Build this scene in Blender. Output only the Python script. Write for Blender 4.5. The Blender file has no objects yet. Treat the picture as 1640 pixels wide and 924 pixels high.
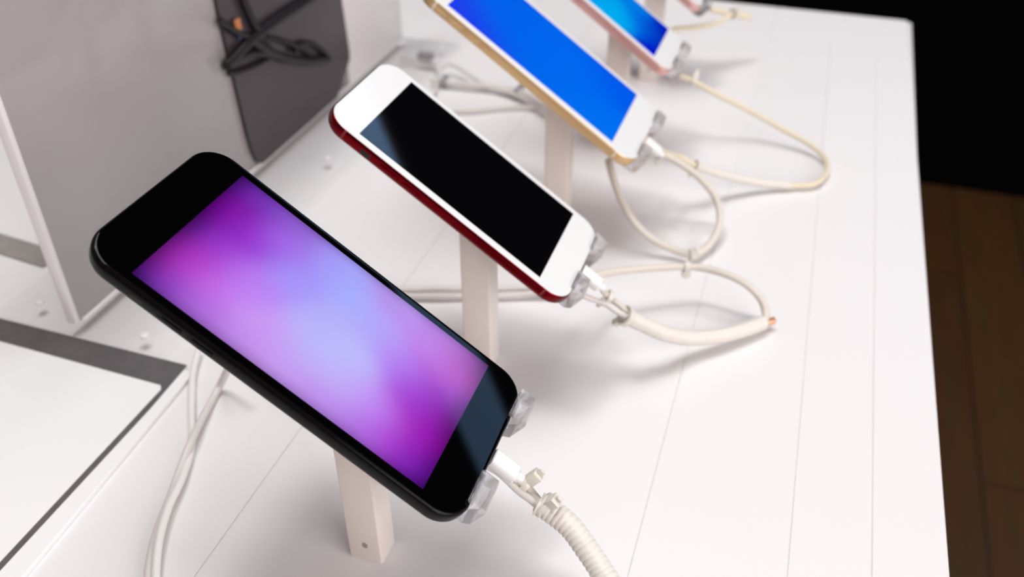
import bpy, bmesh, math
from mathutils import Vector, Matrix
C = bpy.context.scene
COL = C.collection
MM = 0.001
ZT = 0.90                                   # height of the table top above the floor (m)

# ---------------------------------------------------------------- camera
def P(x, y, z=0.0):
    """millimetres measured from the table top -> metres in the room"""
    return Vector((x * MM, y * MM, z * MM + ZT))

XV = Vector((0.9494, 0.1825, -0.2555)); YV = Vector((0.3139, -0.5621, 0.7652)).normalized()
XV = (XV - YV * XV.dot(YV)).normalized(); UPV = XV.cross(YV)
if UPV.y > 0: UPV = -UPV
cam_d = bpy.data.cameras.new('camera'); cam = bpy.data.objects.new('camera', cam_d); COL.objects.link(cam)
cx = Vector((XV.x, YV.x, UPV.x)); cy = -Vector((XV.y, YV.y, UPV.y)); cz = -Vector((XV.z, YV.z, UPV.z))
M = Matrix((cx, cy, cz)).transposed().to_4x4(); M.translation = P(0, 0, 325); cam.matrix_world = M
cam_d.sensor_width = 36.0; cam_d.lens = 36.0 * 1492 / 1640; cam_d.clip_start = 0.01
cam_d.dof.use_dof = True; cam_d.dof.focus_distance = 0.352; cam_d.dof.aperture_fstop = 8.0
C.camera = cam

# ---------------------------------------------------------------- light and exposure
C.view_settings.view_transform = 'Standard'; C.view_settings.look = 'None'
C.view_settings.gamma = 1.0; C.view_settings.exposure = 0.0; C.view_settings.use_curve_mapping = False
w = bpy.data.worlds.new('room_air'); C.world = w; w.use_nodes = True
w.node_tree.nodes['Background'].inputs[0].default_value = (1.0, 0.82, 0.80, 1)
w.node_tree.nodes['Background'].inputs[1].default_value = 0.30

def area(name, loc, target, sx, sy, power, color):
    d = bpy.data.lights.new(name, 'AREA'); d.shape = 'RECTANGLE'; d.size = sx; d.size_y = sy
    d.energy = power; d.color = color
    o = bpy.data.objects.new(name, d); COL.objects.link(o); o.location = loc
    o.rotation_euler = (Vector(target) - Vector(loc)).to_track_quat('-Z', 'Y').to_euler()
    return o
area('ceiling_softbox', P(-100, 840, 2300), P(-120, 720, 0), 1.3, 1.3, 30.5, (0.985, 1.0, 1.0))
area('ceiling_spot_panel', P(-650, 400, 2200), P(-150, 450, 0), 0.35, 0.35, 9.5, (0.99, 1.0, 0.99))
area('added_side_fill', P(1500, -450, 750), P(-300, 600, 80), 1.6, 1.2, 30, (1.0, 0.965, 0.95))  # added fill to brighten the case panel and posts; no such window is known

# ---------------------------------------------------------------- materials
def mat(name, col, rough=0.5, metal=0.0, trans=0.0, ior=1.45, spec=0.5, coat=0.0, emit=None, es=0.0, noise=None, sss=0.0):
    m = bpy.data.materials.new(name); m.use_nodes = True
    nt = m.node_tree; b = nt.nodes['Principled BSDF']
    b.inputs['Base Color'].default_value = (*col, 1); b.inputs['Roughness'].default_value = rough
    b.inputs['Metallic'].default_value = metal; b.inputs['Transmission Weight'].default_value = trans
    b.inputs['IOR'].default_value = ior; b.inputs['Specular IOR Level'].default_value = spec
    b.inputs['Coat Weight'].default_value = coat
    b.inputs['Subsurface Weight'].default_value = sss
    if sss: b.inputs['Subsurface Scale'].default_value = 0.01
    if emit:
        b.inputs['Emission Color'].default_value = (*emit, 1); b.inputs['Emission Strength'].default_value = es
    if noise:                               # gentle procedural variation of the thing's own colour
        sc, amt = noise
        tc = nt.nodes.new('ShaderNodeTexCoord'); nz = nt.nodes.new('ShaderNodeTexNoise'); nz.inputs['Scale'].default_value = sc
        mx = nt.nodes.new('ShaderNodeMix'); mx.data_type = 'RGBA'
        mx.inputs['A'].default_value = (*[c * (1 - amt) for c in col], 1); mx.inputs['B'].default_value = (*[min(1, c * (1 + amt)) for c in col], 1)
        nt.links.new(tc.outputs['Object'], nz.inputs['Vector']); nt.links.new(nz.outputs['Fac'], mx.inputs['Factor'])
        nt.links.new(mx.outputs['Result'], b.inputs['Base Color'])
    return m

def clear_acrylic(name, tint=(0.97, 0.97, 0.98), clear=0.4, rough=0.0):
    """clear plastic: part of the light passes straight through, the rest refracts or mirrors"""
    m = bpy.data.materials.new(name); m.use_nodes = True; nt = m.node_tree; nt.nodes.clear()
    out = nt.nodes.new('ShaderNodeOutputMaterial')
    tr = nt.nodes.new('ShaderNodeBsdfTransparent'); tr.inputs[0].default_value = (*tint, 1)
    gl = nt.nodes.new('ShaderNodeBsdfGlass'); gl.inputs['Color'].default_value = (*tint, 1)
    gl.inputs['IOR'].default_value = 1.47; gl.inputs['Roughness'].default_value = rough
    mx = nt.nodes.new('ShaderNodeMixShader'); mx.inputs[0].default_value = 1 - clear
    nt.links.new(tr.outputs[0], mx.inputs[1]); nt.links.new(gl.outputs[0], mx.inputs[2]); nt.links.new(mx.outputs[0], out.inputs[0])
    return m

def thin_acrylic(name, tint=(0.995, 0.995, 0.996), body=(0.85, 0.84, 0.85), haze=0.02):
    """large clear plates: transparent, a little milky, with a mirror-like Fresnel skin"""
    m = bpy.data.materials.new(name); m.use_nodes = True; nt = m.node_tree; nt.nodes.clear()
    out = nt.nodes.new('ShaderNodeOutputMaterial')
    tr = nt.nodes.new('ShaderNodeBsdfTransparent'); tr.inputs[0].default_value = (*tint, 1)
    df = nt.nodes.new('ShaderNodeBsdfDiffuse'); df.inputs[0].default_value = (*body, 1)
    gl = nt.nodes.new('ShaderNodeBsdfGlossy'); gl.inputs['Roughness'].default_value = 0.04
    fr = nt.nodes.new('ShaderNodeFresnel'); fr.inputs[0].default_value = 1.22
    a = nt.nodes.new('ShaderNodeMixShader'); a.inputs[0].default_value = haze
    b = nt.nodes.new('ShaderNodeMixShader')
    nt.links.new(tr.outputs[0], a.inputs[1]); nt.links.new(df.outputs[0], a.inputs[2])
    ge = nt.nodes.new('ShaderNodeNewGeometry'); iv = nt.nodes.new('ShaderNodeMath'); iv.operation = 'SUBTRACT'; iv.inputs[0].default_value = 1.0
    mu = nt.nodes.new('ShaderNodeMath'); mu.operation = 'MULTIPLY'
    nt.links.new(ge.outputs['Backfacing'], iv.inputs[1]); nt.links.new(iv.outputs[0], mu.inputs[0]); nt.links.new(fr.outputs[0], mu.inputs[1])
    nt.links.new(mu.outputs[0], b.inputs[0]); nt.links.new(a.outputs[0], b.inputs[1]); nt.links.new(gl.outputs[0], b.inputs[2])
    nt.links.new(b.outputs[0], out.inputs[0])
    return m

def srgb(r, g, b):
    f = lambda c: c / 12.92 if c <= 0.04045 else ((c + 0.055) / 1.055) ** 2.4
    return (f(r / 255), f(g / 255), f(b / 255))

MT = dict(
    table=mat('white_laminate', (0.815, 0.795, 0.80), 0.38, spec=0.35, noise=(6, 0.012)),
    inlay=mat('pale_grey_laminate', (0.80, 0.785, 0.79), 0.45, noise=(30, 0.02)),
    table_side=mat('white_painted_board', (0.7, 0.67, 0.64), 0.5),
    black_glass=mat('black_cover_glass', (0.0008, 0.0008, 0.001), 0.03, spec=0.22),
    white_glass=mat('white_cover_glass', (0.76, 0.765, 0.77), 0.08, spec=0.4),
    jet=mat('jet_black_aluminium', (0.001, 0.001, 0.002), 0.10, spec=0.16),
    red=mat('red_anodised_aluminium', (0.15, 0.001, 0.005), 0.24, metal=0.95),
    gold=mat('gold_anodised_aluminium', (0.72, 0.49, 0.25), 0.35, metal=0.8),
    pink=mat('rose_anodised_aluminium', (0.78, 0.46, 0.43), 0.35, metal=0.8),
    dark=mat('dark_slot', (0.01, 0.008, 0.008), 0.6),
    band_red=mat('red_antenna_band', (0.20, 0.006, 0.01), 0.5), band_gold=mat('pale_antenna_band', (0.8, 0.72, 0.62), 0.5),
    clear=clear_acrylic('clear_acrylic'),
    plate=thin_acrylic('clear_acrylic_sheet'),
    post=mat('frosted_acrylic', (0.92, 0.835, 0.78), 0.32, trans=0.25, sss=0.0, noise=(25, 0.03)),
    screw=mat('screw_metal', (0.45, 0.43, 0.41), 0.4, metal=0.8),
    cable=mat('cream_cable_jacket', (0.68, 0.625, 0.555), 0.45), cable_y=mat('yellowed_cable_jacket', (0.74, 0.66, 0.50), 0.45),
    cable_w=mat('white_cable_jacket', (0.83, 0.81, 0.79), 0.42), cable_g=mat('grey_white_cable_jacket', (0.70, 0.66, 0.635), 0.45),
    sleeve=mat('white_ribbed_plastic', (0.74, 0.70, 0.645), 0.35, noise=(60, 0.02)),
    tie=mat('milky_nylon', (0.84, 0.80, 0.72), 0.4, trans=0.2),
    plug=mat('white_plug_plastic', (0.86, 0.85, 0.84), 0.3),
    copper=mat('copper_end', (0.8, 0.42, 0.25), 0.35, metal=0.7),
    greyborder=mat('grey_printed_border', (0.105, 0.095, 0.098), 0.7, noise=(140, 0.25)),
    greystrip=mat('grey_felt_strip', (0.30, 0.27, 0.255), 0.8, noise=(90, 0.15)),
    card=mat('white_card', (0.86, 0.85, 0.855), 0.5),
    greypanel=mat('grey_acrylic', (0.38, 0.35, 0.36), 0.09, spec=0.5, noise=(7, 0.06)),
    palepanel=mat('pale_frosted_acrylic', (0.86, 0.82, 0.83), 0.3),
    charcoal=mat('charcoal_reflection', (0.05, 0.039, 0.047), 0.28, noise=(14, 0.2)),  # dark tone of the reflection in the case panel, put into the colour
    blackcable=mat('black_cable_jacket', (0.012, 0.009, 0.011), 0.5),
    orange=mat('orange_tag', (0.55, 0.2, 0.07), 0.5), blue=mat('blue_tag', (0.03, 0.05, 0.16), 0.5),
    clip=mat('grey_clip_plastic', (0.30, 0.285, 0.295), 0.5),
    black_wall=mat('black_wall_paint', (0.0012, 0.0011, 0.001), 0.9, spec=0.05),
    lamp=mat('blue_grey_lamp', (0.1, 0.12, 0.15), 0.6, emit=(0.95, 1.75, 3.0), es=1.0),
)

# ---------------------------------------------------------------- mesh helpers
def link(name, bm, m, parent=None, smooth=True, angle=35):
    me = bpy.data.meshes.new(name); bmesh.ops.recalc_face_normals(bm, faces=bm.faces); bm.to_mesh(me); bm.free()
    if smooth:
        for p in me.polygons: p.use_smooth = True
        me.set_sharp_from_angle(angle=math.radians(angle))
    me.materials.append(m)
    o = bpy.data.objects.new(name, me); COL.objects.link(o)
    if parent: o.parent = parent
    return o
def tag(o, label, cat, group=None):
    o['label'] = label; o['category'] = cat
    if group: o['group'] = group
    return o
def thing(name, label, cat, loc=None, group=None, basis=None):
    o = bpy.data.objects.new(name, None); COL.objects.link(o); o.empty_display_size = 0.01
    if basis: o.matrix_world = basis
    elif loc is not None: o.location = loc
    return tag(o, label, cat, group)

def rrect(L, W, r, d=0.0, k=10):
    """rounded rectangle outline L x W, corner r, moved inward by d"""
    r2 = max(r - d, 0.01); hx, hy = L / 2 - d - r2, W / 2 - d - r2; pts = []
    for sx, sy, a0 in ((1, 1, 0), (-1, 1, 90), (-1, -1, 180), (1, -1, 270)):
        for i in range(k + 1):
            a = math.radians(a0 + 90 * i / k)
            pts.append((sx * hx + r2 * math.cos(a), sy * hy + r2 * math.sin(a)))
    return pts
def loft(bm, rings):
    """rings: lists of (x, y, z) in mm -> closed skin with end caps"""
    R = [[bm.verts.new(Vector(p) * MM) for p in ring] for ring in rings]; n = len(R[0])
    for a, b in zip(R, R[1:]):
        for i in range(n): bm.faces.new((a[i], a[(i + 1) % n], b[(i + 1) % n], b[i]))
    bm.faces.new(list(reversed(R[0]))); bm.faces.new(R[-1])
def rr_solid(L, W, r, profile, cx=0, cy=0, k=10):
    bm = bmesh.new()
    loft(bm, [[(x + cx, y + cy, z) for x, y in rrect(L, W, r, d, k)] for d, z in profile])
    return bm
def prism(bm, poly, z0, z1, bev=0.0):
    """vertical prism over a polygon (mm); the top edge is eased by bev"""
    lo = [(x, y, z0) for x, y in poly]
    if bev:
        n = len(poly); ins = []
        for i in range(n):
            p, q, s = Vector(poly[i - 1]), Vector(poly[i]), Vector(poly[(i + 1) % n])
            a = (q - p).normalized(); b = (s - q).normalized()
            na, nb = Vector((-a.y, a.x)), Vector((-b.y, b.x)); mv = (na + nb) / max(0.2, 1 + na.dot(nb))
            ins.append(q + mv * bev)
        loft(bm, [lo, [(x, y, z1 - bev) for x, y in poly], [(v.x, v.y, z1) for v in ins]])
    else: loft(bm, [lo, [(x, y, z1) for x, y in poly]])
def boxm(bm, x0, x1, y0, y1, z0, z1, bev=0.0, seg=2):
    b2 = bmesh.new(); bmesh.ops.create_cube(b2, size=1)
    for v in b2.verts:
        v.co = Vector(((x0 if v.co.x < 0 else x1), (y0 if v.co.y < 0 else y1), (z0 if v.co.z < 0 else z1))) * MM
    if bev: bmesh.ops.bevel(b2, geom=b2.edges[:], offset=bev * MM, segments=seg, affect='EDGES', profile=0.5)
    t = bpy.data.meshes.new('tmp'); b2.to_mesh(t); b2.free(); bm.from_mesh(t); bpy.data.meshes.remove(t)
def box(*a, **k):
    bm = bmesh.new(); boxm(bm, *a, **k); return bm
def spline(pts, step=1.5):
    """Catmull-Rom through the points, evenly sampled (mm)"""
    p = [Vector(q) for q in pts]; p = [2 * p[0] - p[1]] + p + [2 * p[-1] - p[-2]]; out = []
    for i in range(1, len(p) - 2):
        a, b, c, d = p[i - 1:i + 3]; n = max(2, int((c - b).length / step))
        for j in range(n):
            t = j / n
            out.append(0.5 * (2 * b + (c - a) * t + (2 * a - 5 * b + 4 * c - d) * t * t + (3 * b - a - 3 * c + d) * t ** 3))
    out.append(p[-2]); return out
def tube(bm, pts, r, n=12, rib=0.0, pitch=2.2, step=1.5, taper=None):
    """round tube along a spline; rib > 0 gives a corrugated hose"""
    s = spline(pts, 0.35 if rib else step); dist = 0; rings = []; nrm = None
    for i, q in enumerate(s):
        t = (s[min(i + 1, len(s) - 1)] - s[max(i - 1, 0)]).normalized()
        if nrm is None: nrm = t.orthogonal().normalized()
        nrm = (nrm - t * nrm.dot(t)).normalized(); bi = t.cross(nrm)
        if i: dist += (q - s[i - 1]).length
        rr = r + (rib * (abs(math.cos(math.pi * dist / pitch)) ** 0.7 - 0.6) if rib else 0)
        if taper: rr *= taper(i / (len(s) - 1))
        rings.append([q + (nrm * math.cos(2 * math.pi * k / n) + bi * math.sin(2 * math.pi * k / n)) * rr for k in range(n)])
    loft(bm, rings)
def at(pts):                                # table-top millimetres -> room millimetres (for meshes with no parent offset)
    return [(x, y, z + ZT / MM) for x, y, z in pts]
def frame_at(pos, d):
    """matrix in mm: local z along d"""
    d = Vector(d).normalized(); x = Vector((0, 0, 1)).cross(d)
    x = x.normalized() if x.length > 1e-3 else Vector((1, 0, 0)); y = d.cross(x)
    m = Matrix((x, y, d)).transposed().to_4x4(); m.translation = Vector(pos); return m
def band(bm, pos, d, r, w=2.2, th=0.9, head=None, tail=7, ang=60):
    """a nylon tie: flat ring round the cable, square head and cut-off tail"""
    m = frame_at(pos, d); n = 20; prof = ((r, -w / 2), (r + th, -w / 2), (r + th, w / 2), (r, w / 2)); V = []
    for i in range(n):
        a = 2 * math.pi * i / n
        V.append([bm.verts.new((m @ Vector((q * math.cos(a), q * math.sin(a), z))) * MM) for q, z in prof])
    for i in range(n):
        A, B = V[i], V[(i + 1) % n]
        for j in range(4): bm.faces.new((A[j], A[(j + 1) % 4], B[(j + 1) % 4], B[j]))
    if head:
        rot = Matrix.Rotation(math.radians(ang), 4, 'Z'); h = head
        for (x0, x1, y0, y1, z0, z1) in ((r, r + h * 1.3, -h / 2, h / 2, -w * 0.8, w * 0.8), (r + h * 1.3, r + h * 1.3 + tail, -0.6, 0.6, -w * 0.45, w * 0.45)):
            b2 = bmesh.new(); boxm(b2, x0, x1, y0, y1, z0, z1, bev=0.3)
            for v in b2.verts: v.co = (m @ (rot @ (v.co / MM))) * MM
            t = bpy.data.meshes.new('tmp'); b2.to_mesh(t); b2.free(); bm.from_mesh(t); bpy.data.meshes.remove(t)

# ---------------------------------------------------------------- the room
def struct(o): o['kind'] = 'structure'; return o
def wood():
    m = mat('dark_oak_boards', (0.06, 0.035, 0.017), 0.5); nt = m.node_tree; b = nt.nodes['Principled BSDF']
    tc = nt.nodes.new('ShaderNodeTexCoord'); br = nt.nodes.new('ShaderNodeTexBrick'); mp = nt.nodes.new('ShaderNodeMapping')
    mp.inputs['Rotation'].default_value = (0, 0, math.radians(90))
    br.inputs['Scale'].default_value = 1.0; br.inputs['Brick Width'].default_value = 1.3; br.inputs['Row Height'].default_value = 0.14
    br.inputs['Mortar Size'].default_value = 0.002
    br.inputs['Color1'].default_value = (0.085, 0.037, 0.009, 1); br.inputs['Color2'].default_value = (0.06, 0.027, 0.009, 1); br.inputs['Mortar'].default_value = (0.02, 0.01, 0.006, 1)
    nz = nt.nodes.new('ShaderNodeTexNoise'); nz.inputs['Scale'].default_value = 9; nz.inputs['Detail'].default_value = 5
    mp2 = nt.nodes.new('ShaderNodeMapping'); mp2.inputs['Scale'].default_value = (6, 0.6, 1)
    mx = nt.nodes.new('ShaderNodeMix'); mx.data_type = 'RGBA'; mx.blend_type = 'MULTIPLY'; mx.inputs['Factor'].default_value = 0.5
    nt.links.new(tc.outputs['Object'], mp.inputs['Vector']); nt.links.new(mp.outputs[0], br.inputs['Vector'])
    nt.links.new(tc.outputs['Object'], mp2.inputs['Vector']); nt.links.new(mp2.outputs[0], nz.inputs['Vector'])
    nt.links.new(br.outputs['Color'], mx.inputs['A']); nt.links.new(nz.outputs['Color'], mx.inputs['B']); nt.links.new(mx.outputs['Result'], b.inputs['Base Color'])
    return m
struct(link('floor', box(-3000, 3500, -1500, 2500, -40, 0), wood()))
struct(link('wall_back', box(-3000, 3500, 2362, 2500, 0, 4400), MT['black_wall']))
wl = thing('wall_light', 'long blue-grey lit strip high on the black wall behind the table', 'light', (1.0, 2.362, 2.46))
link('light_housing', box(-800, 1250, -30, 0, -120, 120, bev=4), MT['clip'], wl)
link('diffuser', box(-790, 1240, -34, -29, -105, 105, bev=2), MT['lamp'], wl)

# ---------------------------------------------------------------- the display table
tb = thing('display_table', 'white laminate shop display table carrying the row of phones', 'table', (0, 0, 0))
def panel(name, poly, z1, m, z0=-0.7):
    bm = bmesh.new(); prism(bm, [(x, y) for x, y in poly], z0 + 900, z1 + 900, bev=0.12); return link(name, bm, m, tb, angle=20)
link('table_top', box(-1300, 90, -350, 953.5, 862, 899.45, bev=1.5), MT['table'], tb)
panel('top_panel', [(-1300, -350), (-202.9, -350), (-202.9, 955), (-1300, 955)], 0, MT['table'])
panel('top_panel', [(-202.4, -350), (-27.0, -350), (-36.6, 880), (-36.6, 955), (-202.4, 955)], 0, MT['table'])
panel('top_panel', [(-26.5, -350), (44.25, -350), (24.17, 597), (-34.05, 597)], 0, MT['table'])
panel('inlay_panel', [(-34.05, 597.5), (24.16, 597.5), (18.17, 880.2), (-36.2, 880.2)], -0.25, MT['inlay'])
panel('top_panel', [(44.6, -350), (71.0, -350), (58.3, 846), (58.8, 846.1), (71.5, -350), (105, -350), (85, 955), (-36, 955), (-36, 880.7), (18.5, 880.7)], 0, MT['table'])
link('cabinet_body', box(-1260, 40, -320, 915, 0, 863, bev=3), MT['table_side'], tb)

# ---------------------------------------------------------------- printed card, grey strip
cd = thing('printed_card', 'white information card with a dark grey border, front left corner of the table', 'card', P(-340, 220, 0))
def at0(poly, ox, oy): return [(x - ox, y - oy) for x, y in poly]
bm = bmesh.new(); prism(bm, at0([(-520, -60), (-258.5, -60), (-274.5, 296.5), (-520, 305)], -340, 220), 0.1, 2.4, bev=0.3); link('backing_board', bm, MT['card'], cd, angle=20)
bm = bmesh.new(); prism(bm, at0([(-519, -58), (-279.7, -58), (-279.4, 266), (-280.8, 299.5), (-519, 303.2)], -340, 220), 2.4, 2.7); link('grey_border', bm, MT['greyborder'], cd, angle=20)
gb = [o for o in cd.children if o.name.startswith('grey_border')][0]
bm = bmesh.new(); prism(bm, at0([(-517, -57), (-282.3, -57), (-282.5, 279), (-284.5, 281.5), (-517, 288.5)], -340, 220), 2.7, 2.95); link('printed_sheet', bm, MT['card'], gb, angle=20)
gs = link('grey_strip', box(-60, 60, -8.5, 8.5, 0.05, 1.2, bev=0.3), MT['greystrip'])
gs.location = P(-478, 367, 0); gs.rotation_euler.z = math.radians(-6); tag(gs, 'short dark grey strip lying on the table left of the acrylic case', 'strip')

# ---------------------------------------------------------------- acrylic case
ac = thing('acrylic_display_case', 'grey acrylic display case standing on a screwed clear base plate', 'display case', P(-353, 500, 2.95))
def cb(name, x0, x1, y0, y1, z0, z1, m, bev=0.5):
    return link(name, box(x0 + 353, x1 + 353, y0 - 500, y1 - 500, z0 - 2.95, z1 - 2.95, bev=bev), m, ac, angle=30)
cb('base_plate', -404, -298, 300, 750, 3.0, 8.0, MT['plate'], 0.8)
cb('side_panel', -359.5, -353.5, 308, 640, 8.0, 245, MT['greypanel'], 0.7)
cb('edge_strip', -359.7, -353.3, 304.6, 308, 8.0, 245, MT['palepanel'], 0.8)
cb('end_panel', -359.5, -353.5, 640, 748, 8.0, 245, MT['palepanel'], 0.7)
cb('glue_seam', -353.5, -351.5, 309, 746, 8.0, 9.4, MT['palepanel'], 0.5)
for sx, sy in ((-313, 309), (-388, 316), (-312, 520), (-312, 738)):
    bm = bmesh.new(); loft(bm, [[(sx + 353 + r * math.cos(a * math.pi / 10), sy - 500 + r * math.sin(a * math.pi / 10), z - 2.95) for a in range(20)] for r, z in ((2.4, 6.6), (2.6, 7.6), (2.3, 8.02), (2.3, 8.2), (1.9, 8.4))])
    link('screw', bm, MT['plug'], ac)
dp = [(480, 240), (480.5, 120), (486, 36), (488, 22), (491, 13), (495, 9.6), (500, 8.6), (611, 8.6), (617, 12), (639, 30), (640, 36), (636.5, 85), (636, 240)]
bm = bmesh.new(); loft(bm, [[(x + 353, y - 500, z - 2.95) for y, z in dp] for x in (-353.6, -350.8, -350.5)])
link('reflection_slab', bm, MT['charcoal'], ac, angle=20)  # dark reflection in the glossy panel, modelled as a slab with its cut corner

# black cables of the same reflection, built as tubes over the charcoal slab
BC = [
    (((-347.9, 473.1, 90.9), (-347.9, 485.4, 92.8), (-347.9, 503.1, 96.1), (-347.9, 535.7, 97.7), (-347.9, 579.5, 97.4), (-347.9, 618.2, 97.4)), 3.4),
    (((-347.9, 502.0, 131.7), (-347.9, 507.3, 113.8), (-347.9, 515.3, 97.6), (-347.9, 524.5, 82.9)), 2.6),
    (((-347.9, 475.9, 119.9), (-347.9, 481.2, 114.8), (-347.9, 491.4, 106.3), (-347.9, 507.1, 96.4)), 2.2),
    (((-347.9, 503.6, 97.6), (-347.9, 519.2, 84.1), (-347.9, 540.2, 70.1), (-347.9, 568.2, 56.7), (-347.9, 596.9, 46.4)), 3.6),
    (((-347.9, 507.1, 96.4), (-347.9, 532.5, 87.0), (-347.9, 554.7, 74.2), (-347.9, 578.0, 57.7)), 2.0),
    (((-347.9, 553.5, 70.0), (-347.9, 564.8, 71.3), (-347.9, 580.2, 65.5), (-347.9, 594.8, 54.1), (-347.9, 602.6, 44.7)), 2.0),
    (((-347.9, 474.3, 85.8), (-347.9, 483.5, 82.5), (-347.9, 505.3, 78.5), (-347.9, 525.1, 76.4)), 1.8),
    (((-347.9, 484.8, 90.9), (-347.9, 504.2, 87.2), (-347.9, 529.3, 76.6)), 2.6),
]
for i, (pts, r) in enumerate(BC):
    bm = bmesh.new(); tube(bm, at(pts), r, n=10, step=2.0)
    o = link('black_cable', bm, MT['blackcable'])
    tag(o, 'black cable in the tangle over the charcoal reflection on the grey case', 'cable', 'black cables over the charcoal reflection')
tg = thing('small_tag', 'tiny orange and blue tag at the left of the black cable tangle', 'tag', P(-348.4, 494, 106))
link('orange_face', box(-1.0, 0.8, -3, 3, 0, 8, bev=0.5), MT['orange'], tg)
link('blue_face', box(-1.0, 0.9, -2, 4, -5, 0, bev=0.5), MT['blue'], tg)

# ---------------------------------------------------------------- phones
U = Vector((0.8165, 0, -0.5775)).normalized(); V = Vector((0, 1, 0)); N = U.cross(V)
def phone_basis(c):
    m = Matrix((U, V, N)).transposed().to_4x4(); m.translation = P(*c); return m
def lin(c): return srgb(*c)
def screen_image(ctrl, L, W, sig=0.085, edge=0.0):
    nx, ny = 96, 54; bm = bmesh.new(); lay = bm.verts.layers.float_color.new('picture'); g = []
    cs = [(s, t, lin(c)) for s, t, c in ctrl]
    for i in range(nx + 1):
        row = []
        for j in range(ny + 1):
            s, t = i / nx, j / ny; v = bm.verts.new(((s - .5) * L * MM, (t - .5) * W * MM, 0.06 * MM)); acc = [0, 0, 0]; wt = 0
            for a, b, c in cs:
                k = math.exp(-((s - a) ** 2 * 2.2 + (t - b) ** 2) / (2 * sig * sig)) + 1e-9; wt += k
                for q in range(3): acc[q] += c[q] * k
            f = 1.0
            if edge:
                for dd, g0, wd in ((s * L / W, 1.7, 0.13), ((1 - s) * L / W, 1.3, 0.13), (t, 1.0, 0.08), (1 - t, 0.8, 0.06)): f *= 1 - edge * g0 * max(0, 1 - dd / wd) ** 1.5
            v[lay] = (acc[0] / wt * f, acc[1] / wt * f, acc[2] / wt * f, 1); row.append(v)
        g.append(row)
    for i in range(nx):
        for j in range(ny): bm.faces.new((g[i][j], g[i + 1][j], g[i + 1][j + 1], g[i][j + 1]))
    return bm
def screen_mat():
    m = mat('lit_screen', (0, 0, 0), 0.06, spec=0.25); nt = m.node_tree; b = nt.nodes['Principled BSDF']
    at_ = nt.nodes.new('ShaderNodeAttribute'); at_.attribute_name = 'picture'
    nt.links.new(at_.outputs['Color'], b.inputs['Emission Color']); b.inputs['Emission Strength'].default_value = 1.0; return m
MT['screen'] = screen_mat()
MT['off'] = mat('dark_screen', (0.0015, 0.0015, 0.002), 0.03, spec=0.5)

def make_phone(name, label, c, dims, body, glass, ctrl, bandm=None, flat=False, edge=0.0, sig=0.085):
    L, W, l, w_, T, R = dims
    t = thing(name, label, 'phone', basis=phone_basis(c), group='phones displayed in a row')
    if flat: prof = [(1.0, -0.35), (0.15, -0.7), (0, -1.0), (0, -T + 0.9), (0.15, -T + 0.5), (0.8, -T)]
    else: prof = [(0.9, -0.3), (0.55, -0.5), (0.28, -0.85), (0.08, -1.5), (0, -2.4), (0, -T + 3.0), (0.1, -T + 2.2), (0.45, -T + 1.3), (1.1, -T + 0.5), (2.0, -T + 0.1), (3.2, -T)]
    sd = next(z for d, z in prof if d == 0)
    link('body', rr_solid(L, W, R, list(reversed(prof)), k=14), body, t, angle=50)
    fg = link('front_glass', rr_solid(L, W, R, [(0.7, -1.2), (0.7, -0.42), (0.85, -0.2), (1.15, -0.06), (1.6, 0.0), (2.3, 0.0)], k=14), glass, t, angle=50)
    if ctrl: link('screen', screen_image(ctrl, l, w_, sig, edge), MT['screen'], fg, smooth=False)
    else: link('screen', box(-l / 2, l / 2, -w_ / 2, w_ / 2, -0.2, 0.05), MT['off'], fg, smooth=False)
    hu = (L / 2 + l / 2) / 2 - 0.3
    link('home_button', rr_solid(10.6, 10.6, 5.3, [(0, -0.1), (0, 0.012)], cx=hu), glass, fg, angle=20)
    link('mute_switch', box(-L / 2 + 22.0, -L / 2 + 27.5, -W / 2 - 0.12, -W / 2 + 1, -T / 2 - 1.2, -T / 2 + 1.0, bev=0.08), MT['dark'] if body in (MT['red'], MT['jet']) else body, t)
    for q in (0, 1): link('volume_button', box(-L / 2 + 33 + q * 12.5, -L / 2 + 43 + q * 12.5, -W / 2 - 0.35, -W / 2 + 1, -T / 2 - 1.1, -T / 2 + 1.1, bev=0.3), body, t)
    link('side_button', box(-L / 2 + 33, -L / 2 + 43, W / 2 - 1, W / 2 + 0.35, -T / 2 - 1.1, -T / 2 + 1.1, bev=0.3), body, t)
    if bandm:
        for u0 in (-L / 2 + R + 0.6, L / 2 - R - 0.6):
            for s in (-1, 1):
                bm = bmesh.new(); pr = [(s * (W / 2 - d + 0.04), z) for d, z in prof] + [(s * (W / 2 - 4), -T), (s * (W / 2 - 4), -0.5)]
                loft(bm, [[(u, v, z) for v, z in pr] for u in (u0 - 0.55, u0 + 0.55)]); link('antenna_band', bm, bandm, t, angle=50)
    return t
PLUS = (158.2, 77.9, 121.5, 68.4, 7.3, 12.5); SEVEN = (138.3, 67.1, 104.0, 58.5, 7.1, 11.5); SMALL = (124.5, 60.3, 93.6, 52.6, 7.0, 9.5)
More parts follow.
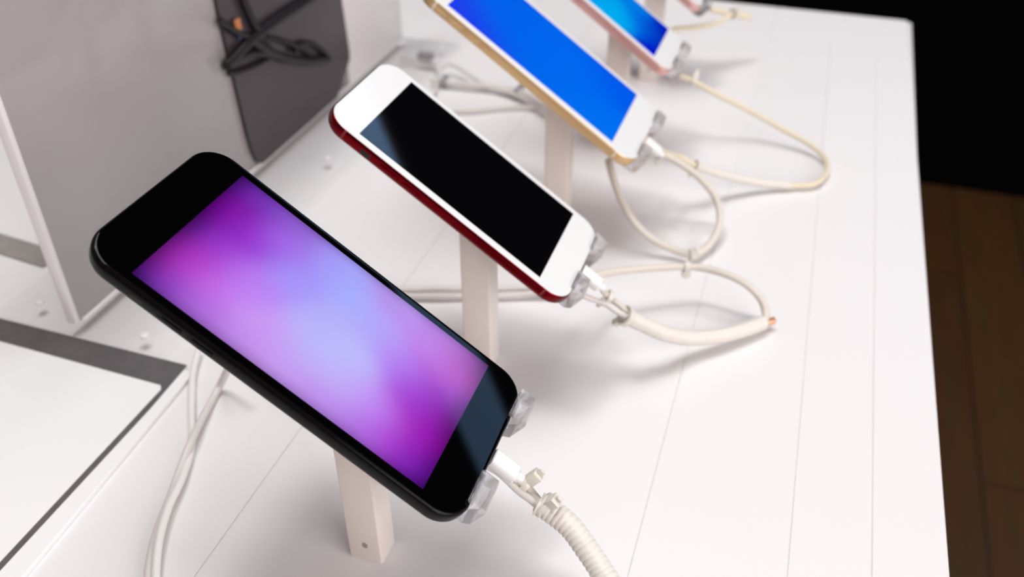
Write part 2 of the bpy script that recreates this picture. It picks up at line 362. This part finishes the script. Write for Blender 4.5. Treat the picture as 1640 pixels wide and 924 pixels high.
VIOLET = [
    (0, 0, (60, 20, 130)), (0, .1, (85, 20, 140)), (.025, .2, (172, 32, 172)), (0, .33, (95, 20, 130)), (0, .5, (70, 15, 120)), (.02, .67, (115, 0, 145)), (.06, .78, (138, 10, 168)), (0, .88, (85, 15, 140)), (0, 1, (80, 25, 140)),
    (.08, .28, (190, 50, 205)), (.1, .06, (130, 60, 195)), (.17, .2, (203, 118, 240)), (.15, .66, (150, 50, 210)), (.12, .45, (165, 60, 215)), (.11, .95, (120, 60, 190)), (.2, .03, (170, 110, 215)), (.25, .4, (188, 132, 245)), (.25, .78, (165, 105, 235)), (.25, 1, (140, 95, 200)),
    (.35, .62, (165, 150, 250)), (.35, .2, (203, 155, 245)), (.35, .02, (185, 130, 225)), (.4, .88, (165, 155, 248)), (.5, .8, (165, 177, 255)), (.5, .5, (183, 178, 250)), (.45, .12, (200, 158, 242)), (.5, .3, (188, 182, 250)), (.61, .41, (190, 192, 254)), (.65, .25, (195, 175, 248)), (.63, .7, (178, 170, 250)),
    (.63, 1, (165, 135, 215)), (.65, .9, (195, 152, 245)), (.6, .02, (190, 140, 235)), (.75, .6, (185, 132, 246)), (.76, .25, (195, 130, 246)), (.76, .04, (175, 110, 225)), (.8, .85, (198, 132, 236)), (.8, .98, (165, 105, 200)),
    (.94, .82, (185, 72, 172)), (.88, .74, (188, 98, 218)), (.93, .6, (150, 55, 185)), (.93, .28, (165, 12, 180)), (.87, .12, (182, 52, 215)), (.87, .38, (168, 40, 200)), (.98, .13, (85, 10, 145)), (1, 0, (60, 10, 115)), (1, .5, (85, 25, 115)), (1, .95, (105, 60, 140)), (.84, .5, (165, 75, 225)), (.98, .38, (110, 8, 130)), (.93, .03, (120, 35, 185))]
BLUE = [(0, 0, (30, 60, 236)), (0, 1, (0, 95, 232)), (.3, .5, (0, 99, 236)), (.6, .5, (0, 104, 238)), (1, 0, (0, 112, 242)), (1, 1, (0, 90, 235))]
CYAN = [(0, 0, (0, 150, 235)), (0, 1, (0, 130, 225)), (.4, .5, (0, 158, 236)), (.65, .3, (0, 172, 240)), (.65, .9, (0, 125, 228)), (.82, .5, (0, 110, 228)), (.93, .4, (0, 40, 215)), (1, .1, (0, 10, 200)), (1, .8, (0, 20, 190)), (1, .5, (0, 30, 150))]
CEN = dict(black=(-148.8, 232.6, 113.1), red=(-140.7, 364.2, 105.7), gold=(-148.1, 514.1, 108.8), pink=(-136.0, 623.8, 107.2), rose=(-136.0, 753.8, 107.2))
make_phone('smartphone', 'large black phone with a glowing violet screen, nearest in the row', CEN['black'], PLUS, MT['jet'], MT['black_glass'], VIOLET, edge=0.35, sig=0.1)
make_phone('smartphone', 'red phone with white front and a dark switched-off screen', CEN['red'], SEVEN, MT['red'], MT['white_glass'], None, MT['band_red'])
make_phone('smartphone', 'gold phone with white front and a plain bright blue screen', CEN['gold'], PLUS, MT['gold'], MT['white_glass'], BLUE, MT['band_gold'], sig=0.25)
make_phone('smartphone', 'small rose phone with white front and cyan to deep blue screen', CEN['pink'], SMALL, MT['pink'], MT['white_glass'], CYAN, flat=True, sig=0.16)
make_phone('smartphone', 'farthest rose phone, only its lower corner showing at the top of the photo', CEN['rose'], SMALL, MT['pink'], MT['white_glass'], CYAN, flat=True, sig=0.16)

# ---------------------------------------------------------------- stands
def make_stand(label, key, dims, px, py, lips):
    c = CEN[key]; L, W, T = dims[0], dims[1], dims[4]
    bx, by = c[0] + px, c[1] + py                       # centre of the post on the table
    root = thing('phone_stand', label, 'phone stand', P(bx, by, 0), 'clear acrylic phone stands')
    B = Matrix.Translation(-P(bx, by, 0)) @ phone_basis(c)
    def part(name, bm, m, angle=35):
        bmesh.ops.transform(bm, matrix=B, verts=bm.verts); return link(name, bm, m, root, angle=angle)
    hw, hd, bm = 7.6, 6.6, bmesh.new()
    def top(x): return c[2] + (-(T + 3.3) - (x - c[0]) * N.x) / N.z
    o = rrect(2 * hw, 2 * hd, 1.0, k=4); oi = rrect(2 * hw, 2 * hd, 1.0, 0.4, k=4)
    loft(bm, [[(x, y, 0.05) for x, y in oi], [(x, y, 0.5) for x, y in o], [(x, y, top(bx + x)) for x, y in o]])
    po = link('post', bm, MT['post'], root)
    if True:
        bm = bmesh.new(); loft(bm, [[(0.5 + r * math.cos(a * math.pi / 8), y, 10 + 1.3 * r * math.sin(a * math.pi / 8)) for a in range(16)] for r, y in ((1.3, -hd + 1), (1.3, -hd - 0.12), (0.9, -hd - 0.2))])
        link('screw', bm, MT['screw'], po)
    part('cradle_plate', box(-28, L / 2 - 12, -17, 17, -T - 3.6, -T - 0.5, bev=0.6), MT['clear'])
    for v0, v1 in lips:
        e = L / 2; bm = bmesh.new()
        pr = [(e - 24, -T - 4.2), (e + 3, -T - 4.6), (e + 5.5, -T - 2.5), (e + 6.2, 0.4), (e + 5.2, 1.9), (e - 1.6, 2.1), (e - 2.2, 1.5), (e - 2.0, 0.25), (e + 0.35, 0.2), (e + 0.35, -T - 0.45), (e - 24, -T - 0.45)]
        loft(bm, [[(u, v, z) for u, z in pr] for v in (v0, v1)])
        bmesh.ops.bevel(bm, geom=[g for g in bm.edges], offset=0.8 * MM, segments=2, affect='EDGES', profile=0.6, clamp_overlap=True)
        part('lip', bm, MT['clear'], 30)
    return root
make_stand('clear acrylic stand with frosted post under the large black phone', 'black', PLUS, 10.7, -8.7, ((-27, -12), (19, 34)))
make_stand('clear acrylic stand with frosted post under the red phone', 'red', SEVEN, 5.0, -9.0, ((-21, -8), (14, 27)))
make_stand('clear acrylic stand with frosted post under the gold phone', 'gold', PLUS, 11.0, -8.7, ((-27, -12), (19, 34)))
make_stand('clear acrylic stand with frosted post under the small rose phone with cyan screen', 'pink', SMALL, 11.0, -8.7, ((-17, -4), (12, 25)))
make_stand('clear acrylic stand under the farthest rose phone at the top edge', 'rose', SMALL, 11.0, -8.7, ((-17, -4), (12, 25)))

# ---------------------------------------------------------------- cables
PATHS = {
    'black_cable': [(-79.0, 237.0, 50.0), (-73.3, 237.6, 46.0), (-66.4, 234.6, 42.0)],
    'black_lead': [(-89.9, 231.9, 60.0), (-83.8, 234.7, 54.0), (-76.1, 234.4, 47.0), (-70.8, 233.9, 44.0), (-66.0, 233.3, 41.0)],
    'black_sleeve': [(-68.0, 234.7, 42.0), (-61.9, 233.9, 40.0), (-53.5, 231.2, 37.0), (-45.3, 226.5, 32.0), (-39.2, 222.6, 28.0), (-31.9, 216.8, 24.0), (-24.1, 211.0, 16.0)],
    'black_tie1': [(-74.8, 238.2, 47.0)],
    'black_tie2': [(-65.5, 234.9, 42.0)],
    'red_cable': [(-84.2, 364.5, 52.0), (-78.6, 368.7, 48.0), (-72.8, 371.8, 44.0), (-67.0, 371.3, 41.0), (-62.0, 370.0, 38.0)],
    'red_lead': [(-89.6, 361.1, 52.0), (-80.9, 365.3, 46.0), (-73.9, 367.4, 43.0), (-68.3, 367.4, 40.0), (-62.0, 367.6, 37.0)],
    'red_sleeve': [(-62.8, 368.4, 37.0), (-54.4, 373.5, 30.0), (-43.6, 379.4, 22.0), (-31.7, 391.2, 13.0), (-18.1, 402.4, 9.0), (-6.0, 414.5, 7.0), (3.6, 425.4, 6.0)],
    'red_loop': [(4.6, 425.7, 6.0), (3.9, 432.8, 8.0), (-0.1, 436.4, 14.0), (-9.1, 436.2, 22.0), (-20.0, 437.6, 25.0), (-32.4, 439.9, 25.0), (-42.7, 438.5, 25.0), (-59.0, 430.5, 26.0), (-74.5, 419.9, 28.0), (-86.1, 405.8, 32.0), (-92.1, 390.8, 36.0)],
    'gold_loop': [(-86.3, 517.1, 52.0), (-75.2, 522.5, 48.0), (-63.0, 523.3, 43.0), (-50.7, 525.8, 34.0), (-39.4, 525.7, 22.0), (-34.0, 517.4, 14.0), (-33.6, 505.0, 9.0), (-37.4, 491.6, 6.0), (-44.7, 479.8, 6.0), (-55.6, 480.5, 7.0), (-69.5, 480.4, 12.0), (-82.0, 480.7, 22.0), (-91.9, 487.1, 32.0), (-99.3, 494.4, 42.0), (-104.8, 502.2, 50.0)],
    'pink_loop': [(-85.5, 641.5, 50.0), (-75.5, 643.9, 46.0), (-56.8, 648.1, 36.0), (-33.3, 654.8, 24.0), (-9.1, 653.7, 14.0), (12.5, 646.9, 8.0), (24.8, 634.7, 5.0), (27.7, 616.3, 4.0), (20.9, 595.7, 4.0), (4.8, 587.8, 4.0), (-15.8, 578.3, 8.0), (-38.2, 563.2, 18.0), (-55.7, 547.2, 30.0), (-67.8, 542.0, 38.0), (-81.7, 535.4, 48.0)],
    'rose_loop': [(-85.1, 785.7, 50.0), (-73.6, 793.2, 46.0), (-60.8, 799.5, 42.0), (-52.2, 804.8, 40.0), (-56.3, 807.0, 41.0), (-65.9, 795.4, 45.0), (-76.4, 779.0, 42.0), (-90.4, 769.6, 40.0), (-105.3, 747.7, 44.0), (-114.5, 726.5, 48.0)],
    'left_a': [(-238.7, 284.8, 30.0), (-254.4, 289.5, 4.0), (-249.7, 267.2, 4.0), (-244.3, 250.3, 6.0), (-241.0, 236.6, 4.0), (-235.5, 219.5, 3.0), (-229.4, 201.3, 3.0), (-222.5, 186.3, 3.0), (-214.1, 173.0, 3.0), (-204.4, 161.1, 3.0)],
    'left_b': [(-281.2, 311.0, 4.0), (-273.3, 293.6, 3.0), (-260.4, 273.2, 3.0), (-250.0, 258.2, 3.0), (-242.0, 244.3, 3.0), (-235.7, 228.3, 4.0), (-231.2, 212.7, 5.0), (-225.0, 197.5, 5.0), (-217.5, 183.9, 4.0), (-209.0, 171.6, 3.0)],
    'mid_a': [(-207.4, 391.9, 5.0), (-193.7, 396.5, 4.0), (-180.1, 401.6, 4.0), (-162.1, 407.4, 4.0), (-145.7, 413.4, 4.0), (-128.2, 418.3, 5.0), (-115.5, 420.0, 8.0)],
    'mid_b': [(-206.0, 388.7, 4.0), (-191.9, 392.1, 3.0), (-177.9, 396.0, 3.0), (-160.3, 402.4, 3.0), (-143.8, 407.7, 3.0), (-126.9, 414.3, 4.0), (-114.8, 418.0, 6.0)],
    'back_a': [(-294.9, 671.9, 6.0), (-283.0, 672.8, 5.0), (-262.4, 674.2, 5.0), (-241.0, 675.8, 5.0), (-218.1, 671.8, 6.0), (-196.6, 653.4, 10.0), (-177.8, 632.8, 14.0)],
    'back_b': [(-285.6, 670.1, 8.0), (-291.0, 685.1, 10.0), (-289.3, 698.2, 10.0), (-278.7, 695.7, 9.0), (-262.5, 685.3, 7.0), (-243.9, 676.2, 5.0), (-222.5, 669.0, 5.0), (-199.4, 654.3, 6.0), (-188.2, 642.7, 8.0)],
    'back_c': [(-259.7, 627.3, 3.0), (-242.2, 634.1, 3.0), (-224.9, 644.4, 3.0), (-206.6, 652.7, 3.0), (-191.1, 649.5, 4.0), (-177.5, 641.1, 5.0)],
    'back_d': [(-339.3, 708.2, 6.0), (-320.3, 708.0, 5.0), (-305.3, 704.2, 5.0), (-293.2, 685.7, 5.0), (-289.8, 673.0, 4.0), (-283.8, 653.9, 3.0)],
}

def plug_end(key, dims, out=12.0):
    L, T = dims[0], dims[4]; q = Vector(CEN[key]) + U * (L / 2 + out) - N * (T / 2); return (q.x, q.y, q.z)
def make_plug(key, dims, root, off):
    """white connector pushed into the phone's lower edge"""
    L, T = dims[0], dims[4]; bm = bmesh.new(); o = rrect(7.9, 6.4, 2.8, k=6); oi = rrect(7.9, 6.4, 2.8, 0.6, k=6); s = rrect(4.4, 4.2, 2.0, k=6)
    loft(bm, [[(0.3 + L / 2 + d, a, b - T / 2) for a, b in oo] for d, oo in ((0.05, oi), (0.5, o), (11.4, o), (12.0, oi), (12.1, s), (15.0, [(a * .8, b * .8) for a, b in s]))])
    bmesh.ops.transform(bm, matrix=Matrix.Translation(-off) @ phone_basis(CEN[key]), verts=bm.verts)
    link('plug', bm, MT['plug'], root)
def cable_thing(label, pos, group='cables of the phones'):
    return thing('charging_cable', label, 'cable', P(*pos), group)
def ctube(name, root, pts, r, m, **k):
    off = root.location / MM; bm = bmesh.new()
    tube(bm, [tuple(Vector((x, y, z + ZT / MM)) - off) for x, y, z in pts], r, **k); return link(name, bm, m, root, angle=60)
def ctie(root, pos, d, r, **k):
    off = root.location / MM; bm = bmesh.new(); band(bm, tuple(Vector((pos[0], pos[1], pos[2] + ZT / MM)) - off), d, r, **k); return link('cable_tie', bm, MT['tie'], root, angle=30)
def along(pts, i): return Vector(pts[min(i + 1, len(pts) - 1)]) - Vector(pts[max(i - 1, 0)])

K = PATHS
# the black phone's cable
e = plug_end('black', PLUS)
r0 = cable_thing('white cable in a ribbed sleeve running from the large black phone to the front edge', (-24, 205, 0))
make_plug('black', PLUS, r0, r0.location)
ctube('cable', r0, [e] + K['black_cable'][1:] + [K['black_sleeve'][1]], 1.7, MT['cable'])
ctube('sensor_lead', r0, K['black_lead'], 1.6, MT['cable_g'])
ctube('sleeve', r0, K['black_sleeve'], 4.7, MT['sleeve'], n=18, rib=0.5, pitch=2.3)
ctie(r0, K['black_tie1'][0], (0.72, -0.1, -0.6), 3.0, w=2.8, th=1.1, head=4.6, tail=2.5, ang=80)
ctie(r0, K['black_tie2'][0], (0.72, -0.1, -0.6), 4.0, w=2.6, th=1.1, head=4.6, tail=2, ang=100)
# the red phone's cable
e = plug_end('red', SEVEN)
r1 = cable_thing('white sleeved cable looping beside the red phone, with a copper end', (3.6, 425, 0))
make_plug('red', SEVEN, r1, r1.location)
ctube('cable', r1, [e] + K['red_cable'][2:] + [K['red_sleeve'][1]], 1.6, MT['cable'])
ctube('sensor_lead', r1, K['red_lead'], 1.5, MT['cable_g'])
ctube('sleeve', r1, K['red_sleeve'], 4.1, MT['sleeve'], n=18, rib=0.4, pitch=2.3)
ctube('return_cable', r1, K['red_loop'], 2.2, MT['cable'])
ctie(r1, K['red_cable'][2], along(K['red_cable'], 2), 3.0, head=3.2, tail=4, ang=-70)
ctie(r1, K['red_sleeve'][0], along(K['red_sleeve'], 0), 4.6, head=3, tail=1, ang=-70)
ctie(r1, K['red_loop'][6], along(K['red_loop'], 6), 2.3, w=3.0, head=3, tail=1, ang=-80)
q = Vector(K['red_sleeve'][-1]); ctube('copper_end', r1, [tuple(q), tuple(q + Vector((3.5, 3.0, -0.5))), tuple(q + Vector((5.5, 5.0, -0.8)))], 2.1, MT['copper'])
# the gold phone's loops
e = plug_end('gold', PLUS)
r2 = cable_thing('cream cable bent in an upright loop below the gold phone', (-44, 480, 0))
ctube('cable', r2, K['gold_loop'], 2.3, MT['cable'])
ctie(r2, K['gold_loop'][8], along(K['gold_loop'], 8), 2.5, w=3.2, head=3.2, tail=3, ang=60)
ctie(r2, K['gold_loop'][1], along(K['gold_loop'], 1), 2.6, w=2.4, head=3, tail=2, ang=-90)
r3 = cable_thing('long yellowish cable looping over the pale inlay from gold phone to small rose phone', (20, 600, 0))
make_plug('gold', PLUS, r3, r3.location)
ctube('cable', r3, K['pink_loop'][:-1] + [e], 2.0, MT['cable_y'])
ctube('sleeve', r3, K['pink_loop'][9:13], 2.9, MT['sleeve'], n=14, rib=0.3, pitch=2.2)
ctie(r3, K['pink_loop'][1], along(K['pink_loop'], 1), 2.2, w=2.6, head=3, tail=3, ang=60)
ctie(r3, K['pink_loop'][12], along(K['pink_loop'], 12), 3.0, w=2.6, head=3, tail=2, ang=-90)
r4 = cable_thing('yellowish cable bunched beside the farthest rose phone', (-60, 800, 0))
ctube('cable', r4, K['rose_loop'], 2.2, MT['cable_y'])
ctie(r4, K['rose_loop'][5], along(K['rose_loop'], 5), 3.4, w=4, head=3, tail=1, ang=60)
# loose cables on the table
def loose(key, r, m, label):
    bm = bmesh.new(); off = Vector(K[key][len(K[key]) // 2]); tube(bm, [tuple(Vector(q) - off) for q in K[key]], r, n=12)
    o = link('power_cable', bm, m, angle=60); o.location = P(*off); tag(o, label, 'cable', 'loose cables on the table'); return o
loose('left_a', 1.9, MT['cable_g'], 'white cable emerging from under the black phone, upper of the twisted pair beside the card')
loose('left_b', 1.8, MT['cable_w'], 'white cable nearer the printed card, lower of the twisted pair at front left')
loose('mid_a', 1.9, MT['cable_g'], 'grey-white cable passing behind the red phone post, farther of the parallel pair')
loose('mid_b', 1.7, MT['cable_g'], 'grey-white cable passing behind the red phone post, nearer of the parallel pair')
loose('back_a', 2.6, MT['cable_g'], 'thick straight cable lying between the acrylic base plate and the gold phone')
loose('back_b', 1.6, MT['cable_g'], 'thin cable arched up in a peak near the acrylic base plate corner')
loose('back_c', 1.5, MT['cable_g'], 'thin low cable curving behind the red phone towards the gold phone')
loose('back_d', 1.5, MT['cable_g'], 'thin cable hooked over the far corner of the clear base plate')
cl = link('cable_clip', box(-7, 7, -4, 4, 0, 5, bev=1.0), MT['clip']); cl.location = P(-313, 706, 9.5)
tag(cl, 'small grey cable clip on the clear base plate behind the red phone', 'clip')
for i, (key, j, lab) in enumerate((('back_a', 1, 'small grey tie on the thick straight cable, end near the acrylic plate'), ('back_a', 4, 'small grey tie on the thick straight cable, end near the gold phone'))):
    bm = bmesh.new(); band(bm, (0, 0, 0), along(K[key], j), 2.7, w=3.4, th=0.9, head=3, tail=1, ang=40)
    o = link('cable_tie', bm, MT['clip'], angle=30); o.location = P(*K[key][j]); tag(o, lab, 'cable tie', 'small grey cable ties')
